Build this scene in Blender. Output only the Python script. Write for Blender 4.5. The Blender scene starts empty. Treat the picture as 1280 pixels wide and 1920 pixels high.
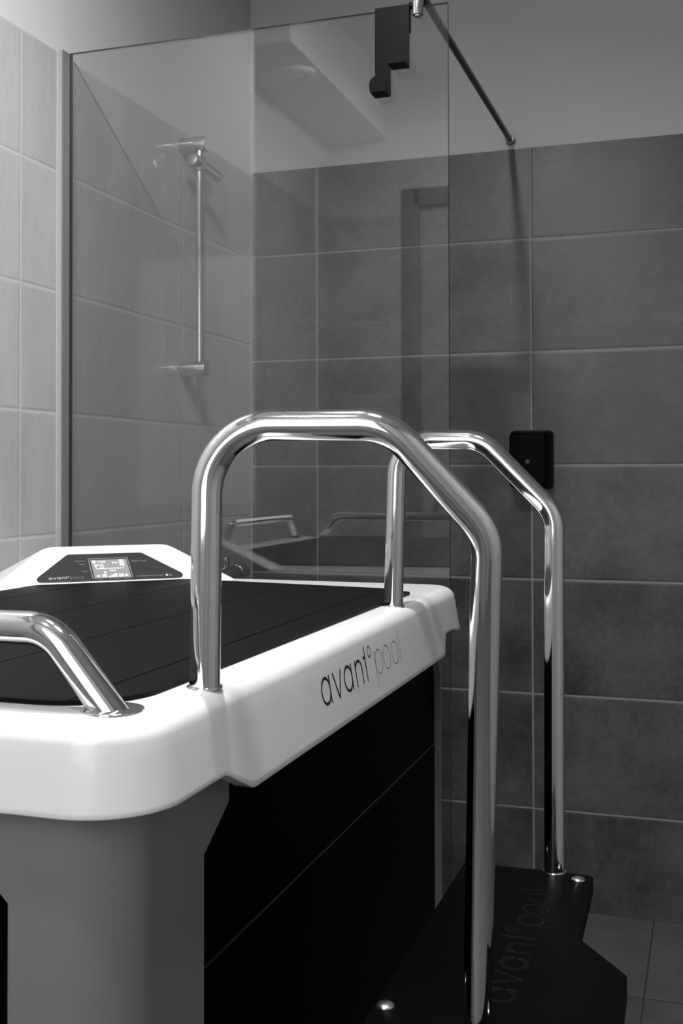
import bpy, bmesh, math, random
from mathutils import Vector, Matrix
random.seed(7)
S = bpy.context.scene
COL = S.collection

# ---------------------------------------------------------------- camera
F_PX = 2102.67
YAW, PITCH, ROLL = -0.31929, 0.0182, -0.00227
cam = bpy.data.cameras.new('camera'); cam_ob = bpy.data.objects.new('camera', cam); COL.objects.link(cam_ob)
cam.sensor_fit = 'VERTICAL'; cam.sensor_height = 36.0; cam.lens = F_PX * 36.0 / 1920.0
cam.shift_y = -112.05 / 1920.0
cam.clip_start = 0.02
cam.dof.use_dof = True; cam.dof.focus_distance = 1.5; cam.dof.aperture_fstop = 16.0
fwd = Vector((math.sin(YAW)*math.cos(PITCH), math.cos(YAW)*math.cos(PITCH), math.sin(PITCH)))
rt = Vector((math.cos(YAW), -math.sin(YAW), 0)); up = rt.cross(fwd)
R2 = rt*math.cos(ROLL) + up*math.sin(ROLL); U2 = up*math.cos(ROLL) - rt*math.sin(ROLL)
M = Matrix((R2, U2, -fwd)).transposed().to_4x4(); M.translation = (1.25257, -2.96885, 1.137)
cam_ob.matrix_world = M
S.camera = cam_ob

# ---------------------------------------------------------------- view, world, lights
S.view_settings.view_transform = 'Standard'; S.view_settings.look = 'None'
S.view_settings.gamma = 1.0; S.view_settings.exposure = 0.0
S.view_settings.use_curve_mapping = False
w = bpy.data.worlds.new('world'); S.world = w; w.use_nodes = True
w.node_tree.nodes['Background'].inputs[0].default_value = (0.5, 0.5, 0.5, 1)
w.node_tree.nodes['Background'].inputs[1].default_value = 0.0
CEIL = 2.75
LZ = 2.58         # underside of the surface-mounted lamps
REAR = -3.36
RIGHT = 2.25
# x, y, power, radius, tilt towards -x, tilt towards -y (degrees)
LAMPS = [(0.70, -1.88, 37.0, 0.036, 11, 7), (0.60, -2.72, 10.5, 0.07, 0, 10), (1.12, -2.12, 15.0, 0.14, 10, 20)]
FILL_GLOW = 2.5      # radiance of the fill-light pane added to the door behind the camera

def lamp_light(x, y, power, r, tx, ty):
    l = bpy.data.lights.new('ceiling_spot_light', 'AREA'); l.shape = 'DISK'; l.size = 2*r; l.energy = power
    o = bpy.data.objects.new('ceiling_spot_light', l); COL.objects.link(o); o.location = (x, y, LZ-0.004)
    d = Vector((-math.tan(math.radians(tx)), -math.tan(math.radians(ty)), -1.0)); o.rotation_euler = d.to_track_quat('-Z', 'Y').to_euler()
    return o
for q in LAMPS: lamp_light(*q)

# ---------------------------------------------------------------- materials
def mat(name, c, rough=0.5, metal=0.0, spec=0.5, coat=0.0, coat_rough=0.05, emit=0.0):
    m = bpy.data.materials.new(name); m.use_nodes = True
    b = m.node_tree.nodes['Principled BSDF']
    b.inputs['Base Color'].default_value = (c, c, c, 1)
    b.inputs['Roughness'].default_value = rough; b.inputs['Metallic'].default_value = metal
    b.inputs['Specular IOR Level'].default_value = spec
    b.inputs['Coat Weight'].default_value = coat; b.inputs['Coat Roughness'].default_value = coat_rough
    if emit:
        b.inputs['Emission Color'].default_value = (1, 1, 1, 1); b.inputs['Emission Strength'].default_value = emit
    return m
def N(m, t, **kw):
    n = m.node_tree.nodes.new(t)
    for k, v in kw.items(): setattr(n, k, v)
    return n
def noise_bump(m, scale, strength, dist=0.002, detail=4):
    L = m.node_tree.links; b = m.node_tree.nodes['Principled BSDF']
    tc = N(m, 'ShaderNodeTexCoord'); nz = N(m, 'ShaderNodeTexNoise'); nz.inputs['Scale'].default_value = scale
    nz.inputs['Detail'].default_value = detail
    bp = N(m, 'ShaderNodeBump'); bp.inputs['Strength'].default_value = strength; bp.inputs['Distance'].default_value = dist
    L.new(tc.outputs['Object'], nz.inputs['Vector']); L.new(nz.outputs['Fac'], bp.inputs['Height']); L.new(bp.outputs['Normal'], b.inputs['Normal'])
    return nz, bp

def tile_mat(name, ua, va, u0, v0, tw, th, grout, c0, c1, cg, rough=(0.32, 0.5), stretch=(1, 1, 1), coat=0.0, row_shift=0.0, blotch=5.0, spec=0.5):
    """ceramic tiles: ua/va = world axes (0,1,2) used as u and v"""
    m = bpy.data.materials.new(name); m.use_nodes = True; nt = m.node_tree; L = nt.links; b = nt.nodes['Principled BSDF']
    geo = N(m, 'ShaderNodeNewGeometry'); sep = N(m, 'ShaderNodeSeparateXYZ'); L.new(geo.outputs['Position'], sep.inputs[0])
    def mth(op, a, bb=None, cc=None, clamp=False):
        n = N(m, 'ShaderNodeMath'); n.operation = op; n.use_clamp = clamp
        for i, v in enumerate((a, bb, cc)):
            if v is None: continue
            if isinstance(v, (int, float)): n.inputs[i].default_value = v
            else: L.new(v, n.inputs[i])
        return n.outputs[0]
    u = mth('DIVIDE', mth('SUBTRACT', sep.outputs[ua], u0), tw); v = mth('DIVIDE', mth('SUBTRACT', sep.outputs[va], v0), th)
    iv = mth('FLOOR', v)
    if row_shift: u = mth('ADD', u, mth('MULTIPLY', iv, row_shift))
    iu = mth('FLOOR', u); fu = mth('SUBTRACT', u, iu); fv = mth('SUBTRACT', v, iv)
    du = mth('MULTIPLY', mth('MINIMUM', fu, mth('SUBTRACT', 1.0, fu)), tw)
    dv = mth('MULTIPLY', mth('MINIMUM', fv, mth('SUBTRACT', 1.0, fv)), th)
    d = mth('MINIMUM', du, dv)
    # 1 in the tile, 0 in the joint
    mr = N(m, 'ShaderNodeMapRange'); L.new(d, mr.inputs[0]); mr.inputs[1].default_value = grout*0.42; mr.inputs[2].default_value = grout*0.62
    tile = mr.outputs[0]
    edge = N(m, 'ShaderNodeMapRange'); L.new(d, edge.inputs[0]); edge.inputs[1].default_value = grout*0.3; edge.inputs[2].default_value = grout*1.6
    # per tile id
    cmb = N(m, 'ShaderNodeCombineXYZ'); L.new(iu, cmb.inputs[0]); L.new(iv, cmb.inputs[1])
    wn = N(m, 'ShaderNodeTexWhiteNoise'); wn.noise_dimensions = '3D'; L.new(cmb.outputs[0], wn.inputs['Vector'])
    off = N(m, 'ShaderNodeVectorMath'); off.operation = 'SCALE'; L.new(wn.outputs['Color'], off.inputs[0]); off.inputs['Scale'].default_value = 9.0
    st = N(m, 'ShaderNodeVectorMath'); st.operation = 'MULTIPLY'; L.new(geo.outputs['Position'], st.inputs[0]); st.inputs[1].default_value = stretch
    add = N(m, 'ShaderNodeVectorMath'); add.operation = 'ADD'; L.new(st.outputs[0], add.inputs[0]); L.new(off.outputs[0], add.inputs[1])
    n1 = N(m, 'ShaderNodeTexNoise'); n1.inputs['Scale'].default_value = blotch; n1.inputs['Detail'].default_value = 8; n1.inputs['Roughness'].default_value = 0.62; L.new(add.outputs[0], n1.inputs['Vector'])
    n2 = N(m, 'ShaderNodeTexNoise'); n2.inputs['Scale'].default_value = 60; n2.inputs['Detail'].default_value = 5; n2.inputs['Roughness'].default_value = 0.7; L.new(add.outputs[0], n2.inputs['Vector'])
    n3 = N(m, 'ShaderNodeTexNoise'); n3.inputs['Scale'].default_value = 330; n3.inputs['Detail'].default_value = 2; L.new(add.outputs[0], n3.inputs['Vector'])
    f = mth('ADD', mth('MULTIPLY', n1.outputs['Fac'], 0.62), mth('ADD', mth('MULTIPLY', n2.outputs['Fac'], 0.30), mth('MULTIPLY', n3.outputs['Fac'], 0.08)))
    f = mth('ADD', f, mth('MULTIPLY', mth('SUBTRACT', wn.outputs['Value'], 0.5), 0.05))
    mr2 = N(m, 'ShaderNodeMapRange'); L.new(f, mr2.inputs[0]); mr2.inputs[1].default_value = 0.37; mr2.inputs[2].default_value = 0.63
    ca = N(m, 'ShaderNodeMix'); ca.data_type = 'RGBA'; L.new(mr2.outputs[0], ca.inputs['Factor'])
    ca.inputs[6].default_value = (c0, c0, c0, 1); ca.inputs[7].default_value = (c1, c1, c1, 1)
    cb = N(m, 'ShaderNodeMix'); cb.data_type = 'RGBA'; L.new(tile, cb.inputs['Factor'])
    cb.inputs[6].default_value = (cg, cg, cg, 1); L.new(ca.outputs[2], cb.inputs[7]); L.new(cb.outputs[2], b.inputs['Base Color'])
    rr = N(m, 'ShaderNodeMapRange'); L.new(f, rr.inputs[0]); rr.inputs[1].default_value = 0.3; rr.inputs[2].default_value = 0.7; rr.inputs[3].default_value = rough[0]; rr.inputs[4].default_value = rough[1]
    ro = mth('ADD', mth('MULTIPLY', rr.outputs[0], tile), mth('MULTIPLY', mth('SUBTRACT', 1.0, tile), 0.85)); L.new(ro, b.inputs['Roughness'])
    b.inputs['Specular IOR Level'].default_value = spec
    L.new(mth('MULTIPLY', tile, coat), b.inputs['Coat Weight']); b.inputs['Coat Roughness'].default_value = 0.06
    h = mth('ADD', edge.outputs[0], mth('MULTIPLY', n2.outputs['Fac'], 0.10))
    bp = N(m, 'ShaderNodeBump'); bp.inputs['Strength'].default_value = 0.6; bp.inputs['Distance'].default_value = 0.0012
    L.new(h, bp.inputs['Height']); L.new(bp.outputs['Normal'], b.inputs['Normal'])
    return m

M_BACK = tile_mat('grey_stone_tile_back', 0, 2, 0.1997, 0.8551, 0.6, 0.3, 0.0042, 0.034, 0.106, 0.25)
M_LEFT = tile_mat('grey_stone_tile_left', 1, 2, -0.4394-0.0005, 1.992, 0.6928, 0.2445, 0.0036, 0.35, 0.44, 0.44, rough=(0.4, 0.5), stretch=(1.6, 1.6, 0.35), coat=0.6, blotch=4.0)
M_REAR = tile_mat('grey_stone_tile_rear', 0, 2, 0.2, 0.8551, 0.6, 0.3, 0.004, 0.30, 0.42, 0.5)
M_SIDE = tile_mat('grey_stone_tile_right', 1, 2, 0.1, 0.8551, 0.6, 0.3, 0.004, 0.30, 0.40, 0.4)
M_FLOOR = tile_mat('grey_floor_tile', 0, 1, 1.103, -0.4445, 0.30, 0.4445, 0.0035, 0.06, 0.11, 0.02, rough=(0.45, 0.6))
M_WHITE = mat('white_wall_paint', 0.50, 0.75, spec=0.25); noise_bump(M_WHITE, 160, 0.12, 0.001)
M_CEIL = mat('white_ceiling_paint', 0.6, 0.85, spec=0.2)
M_GEL = mat('glossy_white_shell', 0.74, 0.33, spec=0.45, coat=0.45, coat_rough=0.03); 
M_GREY = mat('satin_grey_cabinet_plastic', 0.20, 0.34, spec=0.6); noise_bump(M_GREY, 900, 0.10, 0.0004, 2)
M_BLACK = mat('black_side_panel', 0.0012, 0.42, spec=0.02)
M_STEP = mat('black_step_board', 0.0018, 0.45, spec=0.03); noise_bump(M_STEP, 1200, 0.25, 0.0003, 2)
M_LID = mat('black_embossed_cover_vinyl', 0.0045, 0.5, spec=0.05)
M_CHROME = mat('polished_stainless_steel', 0.74, 0.07, 1.0)
M_BOLT = mat('brushed_steel_bolt', 0.62, 0.28, 1.0)
M_CHROME2 = mat('chrome_shower_fitting', 0.62, 0.12, 1.0)
M_DARKBAR = mat('dark_chrome_support_bar', 0.14, 0.33, 1.0)
M_ALU = mat('anodised_aluminium_channel', 0.20, 0.5, 0.3)
M_SEAL = mat('pale_silicone_seal', 0.44, 0.5)
M_HOOK = mat('matt_black_metal', 0.003, 0.4, spec=0.07)
M_DISP = mat('black_dispenser_plastic', 0.003, 0.4, spec=0.04)
M_INK = mat('black_lettering', 0.008, 0.4)
M_INK2 = mat('grey_lettering', 0.10, 0.4)
M_GLOSSPANEL = mat('dark_grey_control_overlay', 0.030, 0.30, spec=0.5)
M_PRINT = mat('pale_overlay_print', 0.55, 0.5)
M_PRINT2 = mat('faint_overlay_print', 0.26, 0.5)
M_SCREEN = mat('lit_display', 0.05, 0.3, emit=0.34)
M_ICON = mat('lit_display_symbols', 0.8, 0.4, emit=0.95)
M_ENGRAVE = mat('engraved_line', 0.012, 0.5)
M_RUB = mat('black_rubber_gasket', 0.02, 0.6)
M_DOOR = mat('grey_door_leaf', 0.28, 0.5)
M_TRIMW = mat('white_painted_trim', 0.7, 0.4)
M_LAMPGLOW = mat('lit_lamp_glass', 0.9, 0.3, emit=4.0)

# embossed vinyl: fine leather-like grain
_nz, _bp = noise_bump(M_LID, 420, 0.35, 0.0006, 3)
mp = N(M_LID, 'ShaderNodeMapping'); mp.inputs['Scale'].default_value = (1.0, 0.45, 1)
_tc = [n for n in M_LID.node_tree.nodes if n.type == 'TEX_COORD'][0]
M_LID.node_tree.links.new(_tc.outputs['Object'], mp.inputs['Vector']); M_LID.node_tree.links.new(mp.outputs['Vector'], _nz.inputs['Vector'])

def glass_mat():
    m = bpy.data.materials.new('clear_shower_glass'); m.use_nodes = True; nt = m.node_tree; L = nt.links; nt.nodes.clear()
    out = N(m, 'ShaderNodeOutputMaterial'); mix = N(m, 'ShaderNodeMixShader'); tr = N(m, 'ShaderNodeBsdfTransparent'); gl = N(m, 'ShaderNodeBsdfGlossy')
    tr.inputs[0].default_value = (0.89, 0.89, 0.89, 1); gl.inputs['Roughness'].default_value = 0.0; gl.inputs[0].default_value = (1, 1, 1, 1)
    g = N(m, 'ShaderNodeNewGeometry'); d = N(m, 'ShaderNodeVectorMath'); d.operation = 'DOT_PRODUCT'; L.new(g.outputs['Incoming'], d.inputs[0]); L.new(g.outputs['Normal'], d.inputs[1])
    def mth(op, a, b=None):
        n = N(m, 'ShaderNodeMath'); n.operation = op
        for i, v in enumerate((a, b)):
            if v is None: continue
            if isinstance(v, (int, float)): n.inputs[i].default_value = v
            else: L.new(v, n.inputs[i])
        return n.outputs[0]
    c = mth('ABSOLUTE', d.outputs['Value']); f = mth('ADD', mth('MULTIPLY', mth('POWER', mth('SUBTRACT', 1.0, c), 5.0), 0.94), 0.06)
    L.new(f, mix.inputs[0]); L.new(tr.outputs[0], mix.inputs[1]); L.new(gl.outputs[0], mix.inputs[2]); L.new(mix.outputs[0], out.inputs[0])
    return m
M_GLASS = glass_mat()
M_GLASSEDGE = mat('dark_glass_edge', 0.03, 0.25)

# ---------------------------------------------------------------- helpers
def link_mesh(name, bm, m, parent=None, smooth=True, angle=35):
    me = bpy.data.meshes.new(name); bmesh.ops.recalc_face_normals(bm, faces=bm.faces); bm.to_mesh(me); bm.free()
    for mm in (m if isinstance(m, (list, tuple)) else [m]): me.materials.append(mm)
    if smooth:
        for p in me.polygons: p.use_smooth = True
        me.set_sharp_from_angle(angle=math.radians(angle))
    o = bpy.data.objects.new(name, me); COL.objects.link(o)
    if parent:
        o.parent = parent; o.matrix_parent_inverse = parent.matrix_basis.inverted()
    return o
def thing(name, label, cat, loc, group=None):
    o = bpy.data.objects.new(name, None); COL.objects.link(o); o.location = loc; o.empty_display_size = 0.1
    o['label'] = label; o['category'] = cat
    if group: o['group'] = group
    return o
def struct(o): o['kind'] = 'structure'; return o
def box(bm, x0, x1, y0, y1, z0, z1, bevel=0.0, seg=2):
    r = bmesh.ops.create_cube(bm, size=1.0)
    vs = r['verts']
    for v in vs: v.co = Vector(((x0+x1)/2 + v.co.x*(x1-x0), (y0+y1)/2 + v.co.y*(y1-y0), (z0+z1)/2 + v.co.z*(z1-z0)))
    if bevel:
        es = list({e for v in vs for e in v.link_edges})
        bmesh.ops.bevel(bm, geom=es, offset=bevel, segments=seg, affect='EDGES', profile=0.5)
    return bm
def frame_axes(d):
    d = d.normalized(); a = Vector((0, 0, 1)) if abs(d.z) < 0.9 else Vector((1, 0, 0))
    u = d.cross(a).normalized(); return u, d.cross(u)
def cyl(bm, p0, p1, r0, r1=None, n=32, bevel=0.0, dome=0.0):
    """closed lathe between two points, optional rounded ends"""
    p0 = Vector(p0); p1 = Vector(p1); r1 = r0 if r1 is None else r1; d = (p1-p0); ln = d.length; dn = d.normalized(); u, v = frame_axes(dn)
    prof = []
    if bevel:
        for k in range(5):
            a = math.pi/2*k/4; prof.append((bevel*(1-math.cos(a)) if False else bevel*(1-math.sin(a)), r0-bevel+bevel*math.cos(a) if False else r0-bevel*(1-math.sin(a)) ))
        prof = [(bevel*(1-math.cos(math.pi/2*k/4)), r0-bevel*(1-math.sin(math.pi/2*k/4))) for k in range(5)]
        prof += [(ln-t, r1-(r0-r)) for (t, r) in reversed(prof)]
    else: prof = [(0, r0), (ln, r1)]
    if dome:
        prof = prof[:-1] if not bevel else prof[:5]
        prof += [(ln + dome*math.sin(math.pi/2*k/8), max(1e-5, r1*math.cos(math.pi/2*k/8))) for k in range(0, 9)]
    rings = []
    for (t, r) in prof:
        rings.append([bm.verts.new(p0+dn*t+(u*math.cos(2*math.pi*i/n)+v*math.sin(2*math.pi*i/n))*r) for i in range(n)])
    for a, b in zip(rings, rings[1:]):
        for i in range(n): bm.faces.new((a[i], a[(i+1) % n], b[(i+1) % n], b[i]))
    bm.faces.new(rings[0][::-1]); bm.faces.new(rings[-1])
    return bm
def round_path(pts, radii, seg=14):
    """polyline with filleted corners"""
    P = [Vector(p) for p in pts]; out = [P[0]]
    for i in range(1, len(P)-1):
        a, b, c = P[i-1], P[i], P[i+1]; d1 = (a-b).normalized(); d2 = (c-b).normalized()
        ang = d1.angle(d2); t = radii[i-1]/math.tan(ang/2); s = b+d1*t; e = b+d2*t
        bis = (d1+d2).normalized(); cen = b+bis*(radii[i-1]/math.sin(ang/2))
        v0 = s-cen; v1 = e-cen; tot = v0.angle(v1); ax = v0.cross(v1).normalized()
        for k in range(seg+1): out.append(cen + Matrix.Rotation(tot*k/seg, 3, ax) @ v0)
    out.append(P[-1]); return out
def tube(bm, pts, r, n=40, cap=True):
    T = []
    for i in range(len(pts)):
        if i == 0: t = pts[1]-pts[0]
        elif i == len(pts)-1: t = pts[-1]-pts[-2]
        else: t = (pts[i]-pts[i-1]).normalized()+(pts[i+1]-pts[i]).normalized()
        T.append(t.normalized())
    u, v = frame_axes(T[0]); rings = []
    for i, p in enumerate(pts):
        if i:
            q = T[i-1].rotation_difference(T[i]); u = q @ u; u = (u-T[i]*u.dot(T[i])).normalized()
        v = T[i].cross(u)
        rings.append([bm.verts.new(p+(u*math.cos(2*math.pi*k/n)+v*math.sin(2*math.pi*k/n))*r) for k in range(n)])
    for a, b in zip(rings, rings[1:]):
        for k in range(n): bm.faces.new((a[k], a[(k+1) % n], b[(k+1) % n], b[k]))
    if cap: bm.faces.new(rings[0][::-1]); bm.faces.new(rings[-1])
    return bm
def subdiv_path(pts, step=0.03):
    out = [pts[0]]
    for a, b in zip(pts, pts[1:]):
        k = max(1, int((b-a).length/step))
        for i in range(1, k+1): out.append(a+(b-a)*i/k)
    return out
def rounded_poly(pts, rad, seg=6):
    out = []
    n = len(pts)
    for i in range(n):
        a, b, c = Vector(pts[i-1]), Vector(pts[i]), Vector(pts[(i+1) % n]); r = rad[i] if isinstance(rad, (list, tuple)) else rad
        if r <= 0: out.append(b); continue
        d1 = (a-b).normalized(); d2 = (c-b).normalized(); ang = d1.angle(d2); t = r/math.tan(ang/2)
        s = b+d1*t; cen = b+(d1+d2).normalized()*(r/math.sin(ang/2)); v0 = s-cen; v1 = (b+d2*t)-cen
        a0 = math.atan2(v0.y, v0.x); da = math.atan2(v1.y, v1.x)-a0
        while da > math.pi: da -= 2*math.pi
        while da < -math.pi: da += 2*math.pi
        for k in range(seg+1): out.append(cen+Vector((math.cos(a0+da*k/seg), math.sin(a0+da*k/seg)))*r)
    return out
def prism(bm, pts2, f0, f1, bevel=0.0, seg=2):
    """extrude a 2D polygon; f0/f1 map a 2D point to 3D for the two caps"""
    a = [bm.verts.new(f0(p)) for p in pts2]; b = [bm.verts.new(f1(p)) for p in pts2]; n = len(a)
    fa = bm.faces.new(a[::-1]); fb = bm.faces.new(b)
    for i in range(n): bm.faces.new((a[i], a[(i+1) % n], b[(i+1) % n], b[i]))
    if bevel: bmesh.ops.bevel(bm, geom=list(fb.edges), offset=bevel, segments=seg, affect='EDGES', profile=0.5)
    return bm

# stroke lettering in the style of the mark on the tub: round letters with straight stems, unit = x-height
def ring_pts(cx, cy, rx, ry, a0=0.0, a1=2*math.pi, n=44):
    return [(cx+rx*math.cos(a0+(a1-a0)*i/n), cy+ry*math.sin(a0+(a1-a0)*i/n)) for i in range(n+1)]
def stroke(bm, path, w, fmap, h, closed=False):
    P = [Vector(p) for p in path]
    if closed: P = P[:-1]
    n = len(P); Lf = []; Rt = []
    for i in range(n):
        if closed: a, c = P[i-1], P[(i+1) % n]
        else: a, c = P[max(i-1, 0)], P[min(i+1, n-1)]
        t = (c-a).normalized(); nn = Vector((-t.y, t.x))
        Lf.append(P[i]+nn*w/2); Rt.append(P[i]-nn*w/2)
    V = [[bm.verts.new(fmap(q.x, q.y, z)) for q in row] for row in (Lf, Rt) for z in (0, h)]
    rng = range(n if closed else n-1)
    for i in rng:
        j = (i+1) % n
        bm.faces.new((V[1][i], V[3][i], V[3][j], V[1][j])); bm.faces.new((V[0][i], V[0][j], V[2][j], V[2][i]))
        bm.faces.new((V[0][i], V[1][i], V[1][j], V[0][j])); bm.faces.new((V[2][i], V[2][j], V[3][j], V[3][i]))
    if not closed:
        for i in (0, n-1): bm.faces.new((V[0][i], V[1][i], V[3][i], V[2][i]))
def bold_strokes(w):
    o = []
    for x0 in (0.0, 2.62):      # two letters a
        o.append((ring_pts(x0+0.5, 0.5, 0.5-w/2+0.02, 0.5-w/2+0.01), True)); o.append(([(x0+1.02-w/2, 1.0), (x0+1.02-w/2, 0.0)], False))
    o.append(([(1.40, 1.0), (1.875, 0.0)], False)); o.append(([(2.33, 1.0), (1.875, 0.0)], False))     # v
    o.append(([(4.12, 1.0), (4.12, 0.0)], False)); nx = 4.12                                             # n
    o.append((ring_pts(nx+0.40, 0.58, 0.40, 0.42-w/2, math.pi, 0.0)+[(nx+0.80, 0.0)], False))
    o.append(([(5.48, 1.37), (5.48, 0.0)], False)); o.append(([(5.22, 1.0-w/2), (5.48, 1.0-w/2)], False))  # t
    return o
def thin_strokes(w):
    o = []
    px = 6.77
    o.append(([(px, 1.0), (px, -0.42)], False)); o.append((ring_pts(px+0.53, 0.5, 0.50, 0.49), True))
    o.append((ring_pts(8.49, 0.5, 0.50, 0.49), True)); o.append((ring_pts(9.79, 0.5, 0.50, 0.49), True))
    o.append(([(10.62, 1.40), (10.62, 0.0)], False))
    return o
DEG = (ring_pts(6.13, 1.08, 0.20, 0.21), True)
def wordmark(name, fmap, u, parent, m_bold, m_deg, m_thin, wb=0.115, wt=0.035, h=0.0004, outline=False):
    f = lambda x, y, z: fmap(x*u, y*u, z)
    if not outline:
        bm = bmesh.new()
        for p, c in bold_strokes(wb): stroke(bm, p, wb, f, h, c)
        link_mesh(name, bm, m_bold, parent, smooth=False)
        bm = bmesh.new(); stroke(bm, DEG[0], wb*0.7, f, h, True); link_mesh('degree_sign', bm, m_deg, parent, smooth=False)
        bm = bmesh.new()
        for p, c in thin_strokes(wt): stroke(bm, p, wt, f, h, c)
        link_mesh(name, bm, m_thin, parent, smooth=False)
    else:
        bm = bmesh.new()
        for p, c in bold_strokes(wb)+[DEG]:
            P = [Vector(q) for q in p]
            for s in (-1, 1):
                Q = []
                for i in range(len(P)):
                    if c: a, d = P[(i-1) % (len(P)-1)], P[(i+1) % (len(P)-1)]
                    else: a, d = P[max(i-1, 0)], P[min(i+1, len(P)-1)]
                    t = (d-a).normalized(); Q.append(P[i]+Vector((-t.y, t.x))*s*wb/2)
                stroke(bm, [tuple(q) for q in Q], wt, f, h, c)
        for p, c in thin_strokes(wt): stroke(bm, p, wt*1.3, f, h, c)
        link_mesh(name, bm, m_thin, parent, smooth=False)
def text_mesh(name, body, size, fmap, m, parent, width=None, h=0.0003):
    cu = bpy.data.curves.new(name, 'FONT'); cu.body = body; cu.size = size; cu.resolution_u = 3
    to = bpy.data.objects.new(name, cu); COL.objects.link(to); bpy.context.view_layer.update()
    me = bpy.data.meshes.new_from_object(to); bpy.data.objects.remove(to)
    xs = [v.co.x for v in me.vertices]; k = (width/(max(xs)-min(xs))) if width else 1.0
    for v in me.vertices: v.co = fmap((v.co.x-min(xs))*k, v.co.y, h)
    me.materials.clear(); me.materials.append(m)
    o = bpy.data.objects.new(name, me); COL.objects.link(o); o.parent = parent; o.matrix_parent_inverse = parent.matrix_basis.inverted()
    return o

# ---------------------------------------------------------------- room shell
TT = 1.998      # top of the tiling
def slab(name, m, *b, bevel=0): return struct(link_mesh(name, box(bmesh.new(), *b, bevel), m, smooth=bool(bevel)))
slab('floor', M_FLOOR, -0.5, RIGHT+0.1, REAR-0.1, 0.1, -0.1, 0.0)
slab('ceiling', M_CEIL, -0.5, RIGHT+0.1, REAR-0.1, 0.1, CEIL, CEIL+0.1)
def wall(name, tile_box, upper_box, mt):
    """tiled wall: rendered wall above, tiles below standing 3 mm proud"""
    bm = bmesh.new(); box(bm, *upper_box)
    for f in bm.faces: f.material_index = 1
    n0 = len(bm.faces); box(bm, *tile_box)
    return struct(link_mesh(name, bm, [mt, M_WHITE], smooth=False))
wall('wall_back', (-0.1, RIGHT+0.1, 0.0, 0.1, 0.0, TT), (-0.1, RIGHT+0.1, 0.004, 0.1, TT, CEIL), M_BACK)
wall('wall_left', (-0.4, 0.0, -1.95, 0.0, 0.0, 1.992), (-0.4, -0.004, -1.95, 0.0, 1.992, CEIL), M_LEFT)
wall('wall_left_recess', (-0.4, -0.25, REAR, -1.95, 0.0, 2.19), (-0.4, -0.254, REAR, -1.95, 2.19, CEIL), M_LEFT)
slab('trim_1', M_CEIL, -0.254, 0.0, REAR, -2.24, 2.50, CEIL)           # boxed-in soffit over the recess
wall('wall_right', (RIGHT, RIGHT+0.1, REAR, 0.0, 0.0, TT), (RIGHT+0.004, RIGHT+0.1, REAR, 0.0, TT, CEIL), M_SIDE)
# rear wall with a dark doorway behind the camera
DX0, DX1, DZ = 0.11, 1.26, 2.24
def rear():
    bm = bmesh.new()
    for (x0, x1, z0, z1, mi) in ((-0.4, DX0, 0, 2.19, 0), (DX1, RIGHT+0.1, 0, 2.19, 0), (-0.4, DX0, 2.19, CEIL, 1), (DX1, RIGHT+0.1, 2.19, CEIL, 1), (DX0, DX1, DZ, CEIL, 1)):
        b2 = len(bm.faces); box(bm, x0, x1, REAR-0.1, REAR, z0, z1)
        bm.faces.ensure_lookup_table()
        for f in bm.faces[b2:]: f.material_index = mi
    return struct(link_mesh('wall_rear', bm, [M_REAR, M_WHITE], smooth=False))
rear()
PX0, PX1, PZ0, PZ1 = 0.38, 1.16, 1.00, 2.08
bm = bmesh.new()
for q in ((DX0+0.02, PX0, 0.0, DZ-0.02), (PX1, DX1-0.02, 0.0, DZ-0.02), (PX0, PX1, 0.0, PZ0), (PX0, PX1, PZ1, DZ-0.02)): box(bm, q[0], q[1], REAR-0.06, REAR-0.02, q[2], q[3])
door = link_mesh('door_1', bm, M_DOOR, smooth=False); struct(door)
link_mesh('door_handle', cyl(cyl(bmesh.new(), (DX0+0.09, REAR-0.02, 1.02), (DX0+0.09, REAR+0.035, 1.02), 0.010, n=20), (DX0+0.085, REAR+0.035, 1.02), (DX0+0.2, REAR+0.035, 1.02), 0.009, n=20), M_CHROME2, door)
link_mesh('fill_light_pane', box(bmesh.new(), PX0-0.004, PX1+0.004, REAR-0.045, REAR-0.035, PZ0-0.004, PZ1+0.004), mat('glowing_fill_pane', 0.8, 0.4, emit=FILL_GLOW), door, smooth=False)  # unseen glowing pane, added to light the tub front from behind the camera
bm = bmesh.new(); box(bm, DX0+0.16, DX0+0.38, REAR-0.02, REAR+0.03, DZ-0.10, DZ-0.045, 0.004); box(bm, DX0+0.2, DX0+0.5, REAR+0.005, REAR+0.015, DZ-0.045, DZ-0.03)
link_mesh('door_closer', bm, M_TRIMW, door)
bm = bmesh.new()
box(bm, DX0-0.05, DX0+0.02, REAR-0.06, REAR+0.012, 0, DZ+0.05, 0.002); box(bm, DX1-0.02, DX1+0.05, REAR-0.06, REAR+0.012, 0, DZ+0.05, 0.002); box(bm, DX0, DX1, REAR-0.06, REAR+0.012, DZ-0.02, DZ+0.05, 0.002)
struct(link_mesh('trim_2', bm, mat('dark_door_frame', 0.09, 0.5)))
# corner seal between the two tiled walls
struct(link_mesh('trim_3', cyl(bmesh.new(), (0.0, 0.0, 0.0), (0.0, 0.0, TT), 0.0028, n=12), mat('grey_corner_joint', 0.30, 0.7)))

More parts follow.
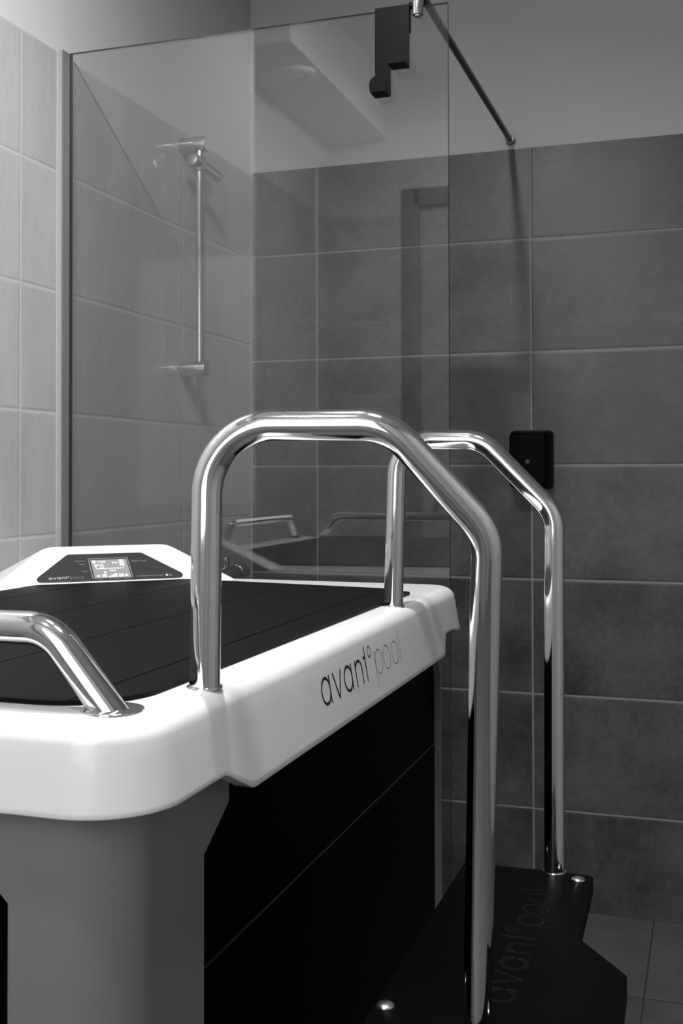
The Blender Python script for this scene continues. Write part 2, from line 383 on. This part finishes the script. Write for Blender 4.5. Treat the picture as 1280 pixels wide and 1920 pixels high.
# ceiling lamps and a round vent in the soffit
def ring_lathe(bm, c, prof, n=40):
    rings = [[bm.verts.new((c[0]+r*math.cos(2*math.pi*i/n), c[1]+r*math.sin(2*math.pi*i/n), c[2]+z)) for i in range(n)] for (r, z) in prof]
    for a, b in zip(rings, rings[1:]):
        for i in range(n): bm.faces.new((a[i], a[(i+1) % n], b[(i+1) % n], b[i]))
    return bm
for i, (lx, ly, lp, lr, _tx, _ty) in enumerate(LAMPS):
    t = thing('ceiling_lamp', ['round ceiling spot above the middle of the tub', 'round ceiling spot in front of the tub, near the room centre', 'larger round ceiling spot beside the steps'][i], 'lamp', (lx, ly, CEIL), 'ceiling spots')
    dn = Vector((-math.tan(math.radians(_tx)), -math.tan(math.radians(_ty)), -1.0)).normalized(); base = Vector((lx, ly, LZ))-dn*0.006
    u, v = frame_axes(dn); bm = bmesh.new()
    prof = [(lr+0.001, -0.004), (lr+0.001, 0.002), (lr+0.006, 0.002), (lr+0.006, -0.110), (0.0001, -0.110)]
    rings = [[bm.verts.new(base+dn*t_+(u*math.cos(2*math.pi*k/40)+v*math.sin(2*math.pi*k/40))*rr) for k in range(40)] for (rr, t_) in prof]
    for p, q in zip(rings, rings[1:]):
        for k in range(40): bm.faces.new((p[k], p[(k+1) % 40], q[(k+1) % 40], q[k]))
    link_mesh('lamp_body', bm, M_TRIMW, t)
    link_mesh('lamp_mount', cyl(bmesh.new(), base-dn*0.105, (lx, ly, CEIL), 0.012, n=20), M_TRIMW, t)
    link_mesh('lamp_glass', cyl(bmesh.new(), base-dn*0.004, base-dn*0.001, lr, n=40), M_LAMPGLOW, t)
v = thing('ceiling_vent', 'round white vent in the underside of the boxed soffit', 'vent', (-0.085, -2.50, 2.50))
link_mesh('vent_ring', ring_lathe(bmesh.new(), (-0.085, -2.50, 2.50), [(0.050, 0.0), (0.052, -0.014), (0.060, -0.018), (0.072, -0.012), (0.075, 0.0)]), M_TRIMW, v)
link_mesh('vent_disc', cyl(bmesh.new(), (-0.085, -2.50, 2.488), (-0.085, -2.50, 2.4995), 0.040, bevel=0.003), M_TRIMW, v)

# ---------------------------------------------------------------- ice bath
BX0, BX1, BY0, BY1, ZR = 0.012, 0.8378, -2.210, -1.052, 0.943
tub = thing('ice_bath', 'grey and black ice bath tub with a thick glossy white rim', 'bathtub', (0.42, -1.63, 0.0))
DRAFT = 0.17
def outline(off, samples):
    """samples: list of ('edge'/'corner') parameters shared by all rings"""
    pts = []
    R = 0.062 + off
    x0, x1, y0, y1 = BX0-min(off, 0.006), BX1+off, BY0-off, BY1+off
    cs = [(x1-R, y0+R, -math.pi/2), (x1-R, y1-R, 0), (x0+R, y1-R, math.pi/2), (x0+R, y0+R, math.pi)]
    for (k, t) in samples:
        if k[0] == 'c':
            cx, cy, a0 = cs[int(k[1])]; a = a0+t*math.pi/2; pts.append((cx+R*math.cos(a), cy+R*math.sin(a)))
        else:
            s = k[1]
            if s == 'r': pts.append((x1, t))
            elif s == 'b': pts.append((t, y1))
            elif s == 'l': pts.append((x0, t))
            else: pts.append((t, y0))
    return pts
smp = []
NC = 12
for i in range(NC+1): smp.append(('c0', i/NC))
ry = [-2.095, -2.066, -2.060, -2.036, -2.013, -2.007] + [-2.0+i*0.05 for i in range(1, 16)] + [-1.236, -1.231, -1.221, -1.210, -1.205, -1.16]
for y in ry: smp.append(('er', y))
for i in range(NC+1): smp.append(('c1', i/NC))
for x in [0.7-i*0.06 for i in range(10)]: smp.append(('eb', x))
for i in range(NC+1): smp.append(('c2', i/NC))
for y in [-1.2-i*0.08 for i in range(11)]: smp.append(('el', y))
for i in range(NC+1): smp.append(('c3', i/NC))
for x in [0.12+i*0.06 for i in range(10)]: smp.append(('ef', x))
Z_HI, Z_LO = 0.8735, 0.8485
def zbot(k, t):
    if k != 'er': return Z_HI
    def lerp(a, b, s): s = max(0, min(1, s)); s = s*s*(3-2*s)*0.25+s*0.75; return a+(b-a)*s
    if t < -1.63: return lerp(Z_HI, Z_LO, (t+2.064)/(0.054))
    return lerp(Z_LO, Z_HI+0.006, (t+1.234)/(0.026))
def make_rim():
    bm = bmesh.new(); rings = []
    RF = 0.020
    base = [zbot(*s) for s in smp]
    def add(off, zs):
        o = outline(off, smp); rings.append([bm.verts.new((p[0], p[1], z)) for p, z in zip(o, zs)])
    n = len(smp)
    add(-RF-0.012, [ZR]*n)
    K = 9
    for i in range(K+1):
        a = (math.pi/2-0.168)*i/K
        add(-RF+RF*math.sin(a), [ZR-RF*(1-math.cos(a))]*n)
    ztop = ZR-RF*(1-math.cos(math.pi/2-0.168)); otop = -RF+RF*math.sin(math.pi/2-0.168)
    for f in (0.25, 0.5, 0.75, 0.93, 1.0):
        zs = [ztop+(zb-ztop)*f for zb in base]
        o_list = [otop+DRAFT*(ztop-z) for z in zs]
        oo = [outline(o, smp)[i] for i, o in enumerate(o_list)]
        rings.append([bm.verts.new((p[0], p[1], z)) for p, z in zip(oo, zs)])
    # rolled underside
    for (dx, dz) in ((-0.0004, -0.0010), (-0.004, -0.0012), (-0.018, -0.0006), (-0.022, 0.03)):
        oo = [outline(otop+DRAFT*(ztop-zb)+dx, smp)[i] for i, zb in enumerate(base)]
        rings.append([bm.verts.new((p[0], p[1], zb+dz)) for p, zb in zip(oo, base)])
    for a, b in zip(rings, rings[1:]):
        for i in range(n): bm.faces.new((a[i], b[i], b[(i+1) % n], a[(i+1) % n]))
    bm.faces.new(rings[0])
    return bm
link_mesh('rim', make_rim(), M_GEL, tub, angle=50)

# raised control housing across the far left corner
EA = math.radians(41.0); EX = Vector((math.cos(EA), math.sin(EA), 0)); NX = Vector((-EX.y, EX.x, 0))
TILT = math.radians(32.0); GX = NX*math.cos(TILT)+Vector((0, 0, 1))*math.sin(TILT); P0 = Vector((0.2551, -1.2304, 0.948))
WX = EX.cross(GX)
def hmap(s, g, h=0.0): return P0+EX*s+GX*g+WX*h
def smin(vals, k):
    m = min(vals); return m - k*math.log(sum(math.exp(-(v-m)/k) for v in vals))
def housing():
    bm = bmesh.new(); NS, NR = 120, 64; grid = []
    for i in range(NS+1):
        s = -0.235+0.485*i/NS; row = []
        for j in range(NR+1):
            r = -0.020+0.185*j/NR
            front = (P0.z-ZR)+(r)*math.tan(TILT)-0.0008
            side = (0.221-s)*0.60 if s > 0 else (0.201+s)*0.60
            side = side*1.0 + 0.002
            back = (0.150-r)*1.15
            cap = 0.0775
            h = smin([front, smin([side, back, cap], 0.0045)], 0.0022)
            # flared skirt where the slopes meet the rim
            if r > 0.0: h = max(h, 0.010*math.exp(-max(0, (abs(s)-0.195))/0.014)-0.0052)
            q = Vector((P0.x, P0.y, ZR))+EX*s+NX*r+Vector((0, 0, max(h, -0.006)))
            q.x = max(q.x, BX0+0.002); q.y = min(q.y, BY1-0.004)
            row.append(bm.verts.new(q))
        grid.append(row)
    for i in range(NS):
        for j in range(NR): 
            try: bm.faces.new((grid[i][j], grid[i+1][j], grid[i+1][j+1], grid[i][j+1]))
            except ValueError: pass
    return bm
hs = link_mesh('control_housing', housing(), M_GEL, tub, angle=60)
cp = link_mesh('control_panel', prism(bmesh.new(), rounded_poly([(-0.138, 0.003), (0.141, 0.003), (0.0665, 0.0815), (-0.0665, 0.0815)], [0.009, 0.009, 0.011, 0.011]), lambda p: hmap(p.x, p.y, -0.001), lambda p: hmap(p.x, p.y, 0.0012), 0.0004), M_GLOSSPANEL, tub, smooth=False)
cp['label'] = 'dark trapezoid control panel with a lit display'
def panel_part(name, m, lev=0.0012, th=0.0004): 
    return lambda bm: link_mesh(name, bm, m, cp, smooth=False)
# display
SX0, SX1, SG0, SG1 = -0.0325, 0.0385, 0.0080, 0.0665
def pbox(bm, s0, s1, g0, g1, h0, h1):
    return prism(bm, [Vector((s0, g0)), Vector((s1, g0)), Vector((s1, g1)), Vector((s0, g1))], lambda p: hmap(p.x, p.y, h0), lambda p: hmap(p.x, p.y, h1))
bm = bmesh.new()
for a in ((SX0, SX1, SG1-0.0012, SG1), (SX0, SX1, SG0, SG0+0.0012), (SX0, SX0+0.0012, SG0, SG1), (SX1-0.0012, SX1, SG0, SG1)): pbox(bm, *a, 0.0011, 0.0018)
link_mesh('display_frame', bm, M_PRINT2, cp, smooth=False)
link_mesh('display', pbox(bmesh.new(), SX0+0.004, SX1-0.003, SG0+0.001, SG1-0.004, 0.0011, 0.0015), M_SCREEN, cp, smooth=False)
bm = bmesh.new()
H0, H1 = 0.0014, 0.0017
pbox(bm, -0.0225, 0.0265, 0.0355, 0.0365, H0, H1)
for (a, b) in ((-0.0260, -0.0205),): pbox(bm, a, b, 0.0525, 0.0590, H0, H1)
def frame_icon(bm, s0, s1, g0, g1, w=0.0007):
    for q in ((s0, s1, g1-w, g1), (s0, s1, g0, g0+w), (s0, s0+w, g0, g1), (s1-w, s1, g0, g1)): pbox(bm, *q, H0, H1)
def tri(bm, pts): prism(bm, [Vector(p) for p in pts], lambda p: hmap(p.x, p.y, H0), lambda p: hmap(p.x, p.y, H1))
frame_icon(bm, 0.0215, 0.0295, 0.0530, 0.0605); tri(bm, [(0.0235, 0.055), (0.0275, 0.055), (0.0255, 0.0585)])
frame_icon(bm, 0.0215, 0.0295, 0.0430, 0.0505); tri(bm, [(0.0235, 0.0485), (0.0255, 0.045), (0.0275, 0.0485)])
frame_icon(bm, -0.0145, -0.0065, 0.0115, 0.0185); tri(bm, [(-0.0125, 0.0165), (-0.0105, 0.0130), (-0.0085, 0.0165)])
frame_icon(bm, 0.0150, 0.0230, 0.0115, 0.0185); tri(bm, [(0.0170, 0.013), (0.0210, 0.013), (0.0190, 0.0165)])
for k in range(6): pbox(bm, -0.003+k*0.0026, -0.0012+k*0.0026, 0.0112, 0.0130+k*0.0016, H0, H1)
tri(bm, [(0.0262, 0.0118), (0.0318, 0.0150), (0.0262, 0.0182)])
prism(bm, [Vector(p) for p in ring_pts(-0.0215, 0.0145, 0.0024, 0.0024, n=16)[:-1]], lambda p: hmap(p.x, p.y, H0), lambda p: hmap(p.x, p.y, H1))
link_mesh('display_symbols', bm, M_ICON, cp, smooth=False)
tm = lambda s, g: (lambda x, y, h: hmap(s+x, g+y, h+0.0014))
text_mesh('display_digits', '14:58', 0.0072, tm(-0.0165, 0.0535), M_ICON, cp, 0.0135)
text_mesh('display_digits', '9°C', 0.0120, tm(-0.0240, 0.0395), M_ICON, cp, 0.0165)
text_mesh('display_digits', '9°C', 0.0078, tm(0.0085, 0.0495), M_ICON, cp, 0.0095)
text_mesh('display_digits', '6', 0.0095, tm(-0.0100, 0.0215), M_ICON, cp, 0.0042)
text_mesh('display_digits', 'min', 0.0070, tm(0.0010, 0.0275), M_ICON, cp, 0.0100)
text_mesh('panel_caption', 'Options', 0.0048, tm(-0.0560, 0.0585), M_PRINT2, cp, 0.0175)
text_mesh('panel_caption', 'Temp', 0.0048, tm(-0.0510, 0.0490), M_PRINT2, cp, 0.0115)
text_mesh('panel_caption', 'Time', 0.0048, tm(-0.0495, 0.0275), M_PRINT2, cp, 0.0115)
text_mesh('panel_caption', 'Adjust temp', 0.0048, tm(0.0440, 0.0540), M_PRINT2, cp, 0.0260)
text_mesh('panel_caption', 'Stop', 0.0042, tm(-0.0235, 0.0038), M_PRINT2, cp, 0.0085)
text_mesh('panel_caption', 'Adjust time', 0.0042, tm(-0.0055, 0.0038), M_PRINT2, cp, 0.0215)
text_mesh('panel_caption', 'Start', 0.0042, tm(0.0225, 0.0038), M_PRINT2, cp, 0.0090)
text_mesh('panel_caption', 'AVANTOPOOL.COM', 0.0050, tm(0.0455, 0.0085), M_PRINT2, cp, 0.0470)
bm = bmesh.new(); pbox(bm, 0.0975, 0.1015, 0.0085, 0.0130, 0.0011, 0.0016); link_mesh('panel_symbol', bm, M_PRINT, cp, smooth=False)
bm = bmesh.new(); stroke(bm, ring_pts(0.1065, 0.0107, 0.0019, 0.0019, n=16), 0.0008, lambda x, y, z: hmap(x, y, z+0.0011), 0.0004, True); link_mesh('panel_symbol', bm, M_PRINT2, cp, smooth=False)
wordmark('panel_wordmark', lambda x, y, z: hmap(-0.1065+x, 0.0095+y, z+0.0011), 0.0055, cp, M_PRINT, M_PRINT, M_PRINT2, wb=0.16, wt=0.08)
# small round cap on the rim, left of the panel
link_mesh('rim_plug', cyl(bmesh.new(), (0.128, -1.425, ZR-0.001), (0.128, -1.425, ZR+0.006), 0.007, bevel=0.002, n=20), M_RUB, tub)

# lettering on the drafted right face of the rim
def side_map(x, y, z):
    zz = 0.8788+y; return Vector((0.8500-DRAFT*(zz-0.853)+0.00004+z, -1.8015+x, zz))
wordmark('rim_wordmark', side_map, 0.0306, tub, M_INK, M_INK2, M_INK, wb=0.112, wt=0.026, h=0.00006)

# cabinet: grey corner pillars wrapping black infill panels
CX0, CX1, CY0, CY1 = 0.016, 0.815, -2.195, -1.062
def cabinet_outline(inset, R=0.055, seg=12):
    return rounded_poly([(CX1-inset, CY0+inset), (CX1-inset, CY1-inset), (CX0+inset*0.2, CY1-inset), (CX0+inset*0.2, CY0+inset)], R-inset*0.5, seg)
# black body, slightly recessed
link_mesh('black_body_panel', prism(bmesh.new(), cabinet_outline(0.011), lambda p: Vector((p.x, p.y, 0.03)), lambda p: Vector((p.x, p.y, 0.905))), M_BLACK, tub, angle=30)
def pillar(corner):
    """grey shell round one corner; corner = (sx, sy) signs"""
    sx, sy = corner
    R = 0.055; th = 0.011
    xc = (CX1-R) if sx > 0 else (CX0+R); yc = (CY0+R) if sy < 0 else (CY1-R)
    # lengths of the flat wings along y (side face) and x (end face), with the slanted shoulder near the rim
    def wing_y(z): return max(0.0, min(1.0, (z-0.793)/(0.826-0.793)))*0.055
    base_y = {(1, -1): -2.0425, (1, 1): -1.117, (-1, -1): -2.0425, (-1, 1): -1.117}[corner]
    base_x = (0.715 if sx > 0 else 0.115)
    zs = [0.0, 0.4, 0.70, 0.793, 0.826, 0.905]
    rows = []
    bm = bmesh.new()
    for z in zs:
        wy = wing_y(z)*(1 if sy < 0 else 0.30); wx = wing_y(z-0.012)*1.0
        ye = base_y+wy if sy < 0 else base_y-wy; xe = base_x-wx if sx > 0 else base_x+wx
        outer = []; xo = CX1 if sx > 0 else CX0; yo = CY0 if sy < 0 else CY1
        outer.append((xo, ye))
        for k in range(13):
            a = math.pi/2*k/12; outer.append((xc+sx*R*math.cos(a), yc+sy*R*math.sin(a)))
        outer.append((xe, yo))
        inner = []
        inner.append((xo-sx*th, ye))
        for k in range(13):
            a = math.pi/2*k/12; inner.append((xc+sx*(R-th)*math.cos(a), yc+sy*(R-th)*math.sin(a)))
        inner.append((xe, yo-sy*th))
        loop = outer+inner[::-1]
        rows.append([bm.verts.new((x, y, z)) for x, y in loop])
    n = len(rows[0])
    for a, b in zip(rows, rows[1:]):
        for i in range(n): bm.faces.new((a[i], a[(i+1) % n], b[(i+1) % n], b[i]))
    bm.faces.new(rows[0][::-1]); bm.faces.new(rows[-1])
    return link_mesh('corner_pillar', bm, M_GREY, tub, angle=30)
for c in ((1, -1), (1, 1), (-1, -1), (-1, 1)): pillar(c)
# horizontal joint of the black side panel
link_mesh('panel_joint', box(bmesh.new(), 0.8035, 0.8052, -2.04, -1.12, 0.6795, 0.6825, 0.0004), M_GLOSSPANEL, tub, smooth=False)

# low grab rails on the rim
RT = 0.0140
def flange(p, parent, r=0.026, h=0.003, name='rail_flange', m=None):
    p = Vector(p); return link_mesh(name, cyl(bmesh.new(), p-Vector((0, 0, 0.001)), p+Vector((0, 0, h)), r, n=40, bevel=0.0012), m or M_CHROME, parent)
def low_rail(pts):
    o = link_mesh('grab_rail', tube(bmesh.new(), subdiv_path(round_path(pts, [0.042]*(len(pts)-2), 16), 0.05), RT), M_CHROME, tub, angle=60)
    flange((pts[0][0], pts[0][1], ZR), o); flange((pts[-1][0], pts[-1][1], ZR), o); return o
o = link_mesh('grab_rail', tube(bmesh.new(), subdiv_path(round_path([(0.7930, -2.158, ZR-0.008), (0.7290, -2.157, 1.0075), (0.178, -2.157, 1.0075), (0.118, -2.158, ZR-0.008)], [0.045, 0.045], 16), 0.05), RT), M_CHROME, tub, angle=60)
flange((0.788, -2.158, ZR), o); flange((0.123, -2.158, ZR), o)
o = link_mesh('grab_rail', tube(bmesh.new(), subdiv_path(round_path([(0.070, -2.095, ZR-0.008), (0.070, -2.035, 1.0075), (0.070, -1.62, 1.0075), (0.070, -1.56, ZR-0.008)], [0.045, 0.045], 16), 0.05), RT), M_CHROME, tub, angle=60)
flange((0.070, -2.090, ZR), o); flange((0.070, -1.565, ZR), o)

# ---------------------------------------------------------------- insulating cover
def make_cover():
    zt = 0.9475; z0 = ZR+0.0002
    grooves = [0.2355, 0.4040, 0.5725, 0.7410]; gw = 0.0013; gd = 0.0022
    poly = rounded_poly([(0.789, -2.154), (0.7955, -1.240), (0.736, -1.197), (0.357, -1.143), (0.1595, -1.322), (0.1595, -2.154)], [0.075, 0.007, 0.03, 0.02, 0.02, 0.05], 10)
    bm = bmesh.new(); prism(bm, poly, lambda p: Vector((p.x, p.y, z0)), lambda p: Vector((p.x, p.y, zt)))
    for g in grooves:
        for xx in (g-gw, g, g+gw):
            bmesh.ops.bisect_plane(bm, geom=bm.verts[:]+bm.edges[:]+bm.faces[:], plane_co=(xx, 0, 0), plane_no=(1, 0, 0))
        for v in bm.verts:
            if abs(v.co.x-g) < 1e-5 and v.co.z > zt-1e-4: v.co.z -= gd
    return bm
cover = link_mesh('bath_cover', make_cover(), M_LID, smooth=False)
cover['label'] = 'black grained cover with lengthwise grooves lying inside the white rim'; cover['category'] = 'cover'

# ---------------------------------------------------------------- entry steps
steps = thing('entry_steps', 'black step with tall polished handrails beside the white-rimmed tub', 'steps', (1.02, -1.63, 0.0))
PZ = 0.587
plate = [(0.9165, -1.892), (0.9165, -1.4010), (1.0945, -1.4010), (1.0985, -1.6150), (1.1600, -1.7000), (1.1650, -1.892)]
step_top = link_mesh('step_board', prism(bmesh.new(), rounded_poly(plate, [0.008, 0.006, 0.007, 0.012, 0.022, 0.015], 6), lambda p: Vector((p.x, p.y, PZ-0.021)), lambda p: Vector((p.x, p.y, PZ)), 0.0012), M_STEP, steps, angle=30)
wordmark('engraved_wordmark', lambda x, y, z: Vector((1.0525-y, -1.8025+x, PZ+0.0001+z)), 0.0306, step_top, None, None, M_ENGRAVE, wb=0.10, wt=0.014, h=0.0001, outline=True)
for y in (-1.45, -1.86):
    link_mesh('side_support', box(bmesh.new(), 0.925, 1.045, y-0.009, y+0.009, 0.0, PZ-0.021, 0.001), M_STEP, steps, smooth=False)
link_mesh('cross_brace', box(bmesh.new(), 0.925, 0.943, -1.851, -1.459, 0.30, 0.50, 0.001), M_STEP, steps, smooth=False)
def bolt(x, y):
    bm = bmesh.new(); prof = []
    n = 28; R = 0.0095; H = 0.0042
    rings = [[bm.verts.new((x+R*math.cos(a0)*math.cos(2*math.pi*i/n), y+R*math.cos(a0)*math.sin(2*math.pi*i/n), PZ+0.0006+H*math.sin(a0))) for i in range(n)] for a0 in [math.pi/2*k/9 for k in range(9)]]
    for a, b in zip(rings, rings[1:]):
        for i in range(n): bm.faces.new((a[i], a[(i+1) % n], b[(i+1) % n], b[i]))
    bm.faces.new(rings[-1])
    low = [bm.verts.new((v.co.x, v.co.y, PZ-0.001)) for v in rings[0]]
    for i in range(n): bm.faces.new((low[i], low[(i+1) % n], rings[0][(i+1) % n], rings[0][i]))
    b = link_mesh('bolt', bm, M_BOLT, step_top)
for p in ((0.9285, -1.8480), (1.0765, -1.4235), (0.930, -1.4235), (1.0720, -1.8560)): bolt(*p)
def handrail(pts, rad):
    o = link_mesh('handrail', tube(bmesh.new(), subdiv_path(round_path(pts, rad, 20), 0.06), RT, n=48), M_CHROME, steps, angle=60)
    flange((pts[0][0], pts[0][1], ZR), o, r=0.0165, h=0.0018, m=M_CHROME)
    e = Vector(pts[-1]); flange((e.x, e.y, PZ), o, r=0.0165, h=0.0015, m=M_CHROME); return o
handrail([(0.8145, -2.0400, ZR-0.002), (0.8180, -2.0400, 1.1800), (0.9830, -2.0250, 1.1790), (1.0640, -1.9900, 1.0850), (1.0270, -1.8650, PZ-0.001)], [0.062, 0.055, 0.055])
handrail([(0.8105, -1.3940, ZR-0.002), (0.8180, -1.3940, 1.1850), (0.9420, -1.3940, 1.1830), (1.0430, -1.3940, 1.0800), (1.0414, -1.4000, PZ-0.001)], [0.052, 0.055, 0.055])

# ---------------------------------------------------------------- shower screen
GY = -0.960; GX1 = 0.797; GZ = 2.002
scr = thing('shower_screen', 'clear frameless glass shower screen fixed to the left wall behind the tub', 'shower screen', (0.4, GY, 0.0))
bm = box(bmesh.new(), 0.0042, GX1, GY-0.004, GY+0.004, 0.005, GZ)
for f in bm.faces: f.material_index = 0 if abs(f.normal.y) > 0.5 else 1
link_mesh('glass_pane', bm, [M_GLASS, M_GLASSEDGE], scr, smooth=False)
bm = bmesh.new(); box(bm, 0.0003, 0.0035, GY-0.032, GY-0.0062, 0.0, GZ-0.002, 0.0006)
link_mesh('wall_channel', bm, M_ALU, scr, smooth=False)
link_mesh('glazing_gasket', box(bmesh.new(), 0.0003, 0.0040, GY-0.0060, GY+0.0055, 0.004, GZ-0.001, 0.0004), M_RUB, scr, smooth=False)
link_mesh('silicone_seal', box(bmesh.new(), 0.0003, 0.002, GY-0.050, GY-0.0325, 0.0, GZ-0.004, 0.001), M_SEAL, scr, smooth=False)
RX = 0.7480; RZ = 2.022
bm = bmesh.new(); cyl(bm, (RX, GY+0.004, RZ), (RX, -0.002, RZ), 0.0078, n=28); link_mesh('support_bar', bm, M_DARKBAR, scr)
bm = bmesh.new(); cyl(bm, (RX, -0.014, RZ), (RX, -0.0005, RZ), 0.0125, n=28, bevel=0.002); link_mesh('bar_wall_flange', bm, M_DARKBAR, scr)
bm = bmesh.new(); cyl(bm, (RX-0.006, GY-0.010, RZ-0.040), (RX-0.006, GY-0.010, RZ+0.016), 0.0105, n=32, bevel=0.0015)
cyl(bm, (RX-0.006, GY-0.010, RZ-0.0425), (RX-0.006, GY-0.010, RZ-0.0395), 0.006, n=24)
link_mesh('glass_clamp', bm, M_CHROME2, scr)
bm = bmesh.new(); cyl(bm, (RX-0.022, GY-0.009, RZ-0.020), (RX-0.015, GY-0.009, RZ-0.020), 0.006, n=20); link_mesh('clamp_screw', bm, M_HOOK, scr)

# over-glass hook rack
hk = thing('over_door_hook', 'black over-glass double hook hanging on top of the shower screen', 'hook', (0.692, GY, GZ))
HX0, HXM, HX1 = 0.6585, 0.6900, 0.7250; HY = GY-0.0068
bm = bmesh.new()
pl = rounded_poly([(HX0, 1.8385), (HXM-0.001, 1.8385), (HXM-0.001, 1.888), (HX1, 1.888), (HX1, GZ+0.0045), (HX0, GZ+0.0045)], 0.0012, 3)
prism(bm, pl, lambda p: Vector((p.x, HY+0.001, p.y)), lambda p: Vector((p.x, HY-0.001, p.y)))
box(bm, HX0, HX1, HY+0.001, GY+0.0068, GZ+0.0015, GZ+0.0045)
box(bm, HX0, HX1, GY+0.0045, GY+0.0065, GZ-0.045, GZ+0.0015)
link_mesh('hanger_plate', bm, M_HOOK, hk, smooth=False)
def hook(x0, x1, z):
    bm = bmesh.new(); box(bm, x0, x1, HY-0.034, HY+0.001, z-0.001, z+0.0012)
    xm = (x0+x1)/2; r = (x1-x0)/2+0.0015
    pts = [Vector((x0, z-0.001)), Vector((x1, z-0.001))]+[Vector((xm+r*math.cos(a), z+0.013+r*math.sin(a))) for a in [math.pi*k/18 for k in range(19)]]
    prism(bm, pts, lambda p: Vector((p.x, HY-0.0325, p.y)), lambda p: Vector((p.x, HY-0.0345, p.y)))
    link_mesh('hook', bm, M_HOOK, hk, smooth=False)
hook(HX0, HXM-0.003, 1.8385); hook(HXM+0.003, HX1, 1.888)

# ---------------------------------------------------------------- shower rail on the left wall
sr = thing('shower_rail', 'chrome vertical shower slide bar mounted on the left tiled wall', 'shower rail', (0.0, -0.447, 1.395))
SY = -0.447
for z in (1.953, 1.3945):
    link_mesh('wall_bracket', cyl(bmesh.new(), (0.0, SY, z), (0.070, SY, z), 0.0195, n=40, bevel=0.002), M_CHROME2, sr)
link_mesh('slide_bar', cyl(bmesh.new(), (0.050, SY, 1.392), (0.050, SY, 1.945), 0.0092, n=28), M_CHROME2, sr)
hd = link_mesh('hand_shower_holder', cyl(cyl(bmesh.new(), (0.050, SY, 1.886), (0.050, SY, 1.922), 0.0155, n=32, bevel=0.003), (0.052, SY+0.004, 1.904), (0.082, SY+0.050, 1.880), 0.0135, 0.0155, n=32, bevel=0.002), M_CHROME2, sr)
link_mesh('holder_knob', cyl(bmesh.new(), (0.050, SY-0.010, 1.905), (0.046, SY-0.036, 1.907), 0.0155, n=20, bevel=0.003), M_CHROME2, hd)

# thermostatic mixer further down the same wall
mx = thing('shower_mixer', 'chrome shower mixer on the left wall behind the tub', 'tap', (0.0, -0.40, 0.87))
MZ, MX = 0.875, 0.062
link_mesh('mixer_body', cyl(bmesh.new(), (MX, -0.56, MZ), (MX, -0.26, MZ), 0.0205, n=40, bevel=0.002), M_CHROME2, mx)
link_mesh('control_knob', cyl(bmesh.new(), (MX, -0.258, MZ), (MX, -0.215, MZ), 0.0225, n=40, bevel=0.002, dome=0.010), M_CHROME2, mx)
link_mesh('control_knob', cyl(bmesh.new(), (MX, -0.562, MZ), (MX, -0.605, MZ), 0.0225, n=40, bevel=0.002, dome=0.010), M_CHROME2, mx)
link_mesh('outlet_stem', cyl(bmesh.new(), (MX, -0.318, MZ+0.015), (MX, -0.318, MZ+0.045), 0.0095, n=28, bevel=0.002), M_CHROME2, mx)
for y in (-0.50, -0.32):
    link_mesh('wall_union', cyl(bmesh.new(), (0.0, y, MZ), (MX-0.01, y, MZ), 0.016, n=28), M_CHROME2, mx)

# soap dispenser on the back wall
dp = thing('soap_dispenser', 'black wall-mounted soap dispenser on the grey back wall tiles', 'dispenser', (0.803, 0.0, 1.10))
bm = bmesh.new()
secs = [(0.0, 0.0), (-0.03, 0.0), (-0.055, 0.002), (-0.072, 0.004), (-0.082, 0.0065), (-0.088, 0.011)]
rows = []
for (y, ins) in secs:
    pp = rounded_poly([(0.749+ins, 1.094+ins), (0.8565-ins, 1.094+ins), (0.8565-ins, 1.2475-ins*0.9+y*0.04), (0.749+ins, 1.2475-ins*0.9+y*0.04)], 0.012, 6)
    rows.append([bm.verts.new((p.x, y, p.y)) for p in pp])
n = len(rows[0])
for a, b in zip(rows, rows[1:]):
    for i in range(n): bm.faces.new((a[i], a[(i+1) % n], b[(i+1) % n], b[i]))
bm.faces.new(rows[0][::-1]); bm.faces.new(rows[-1])
link_mesh('dispenser_body', bm, M_DISP, dp, angle=30)
link_mesh('lock_button', cyl(bmesh.new(), (0.802, -0.086, 1.1636), (0.802, -0.0905, 1.1636), 0.0065, n=24, bevel=0.0015), M_GLOSSPANEL, dp)
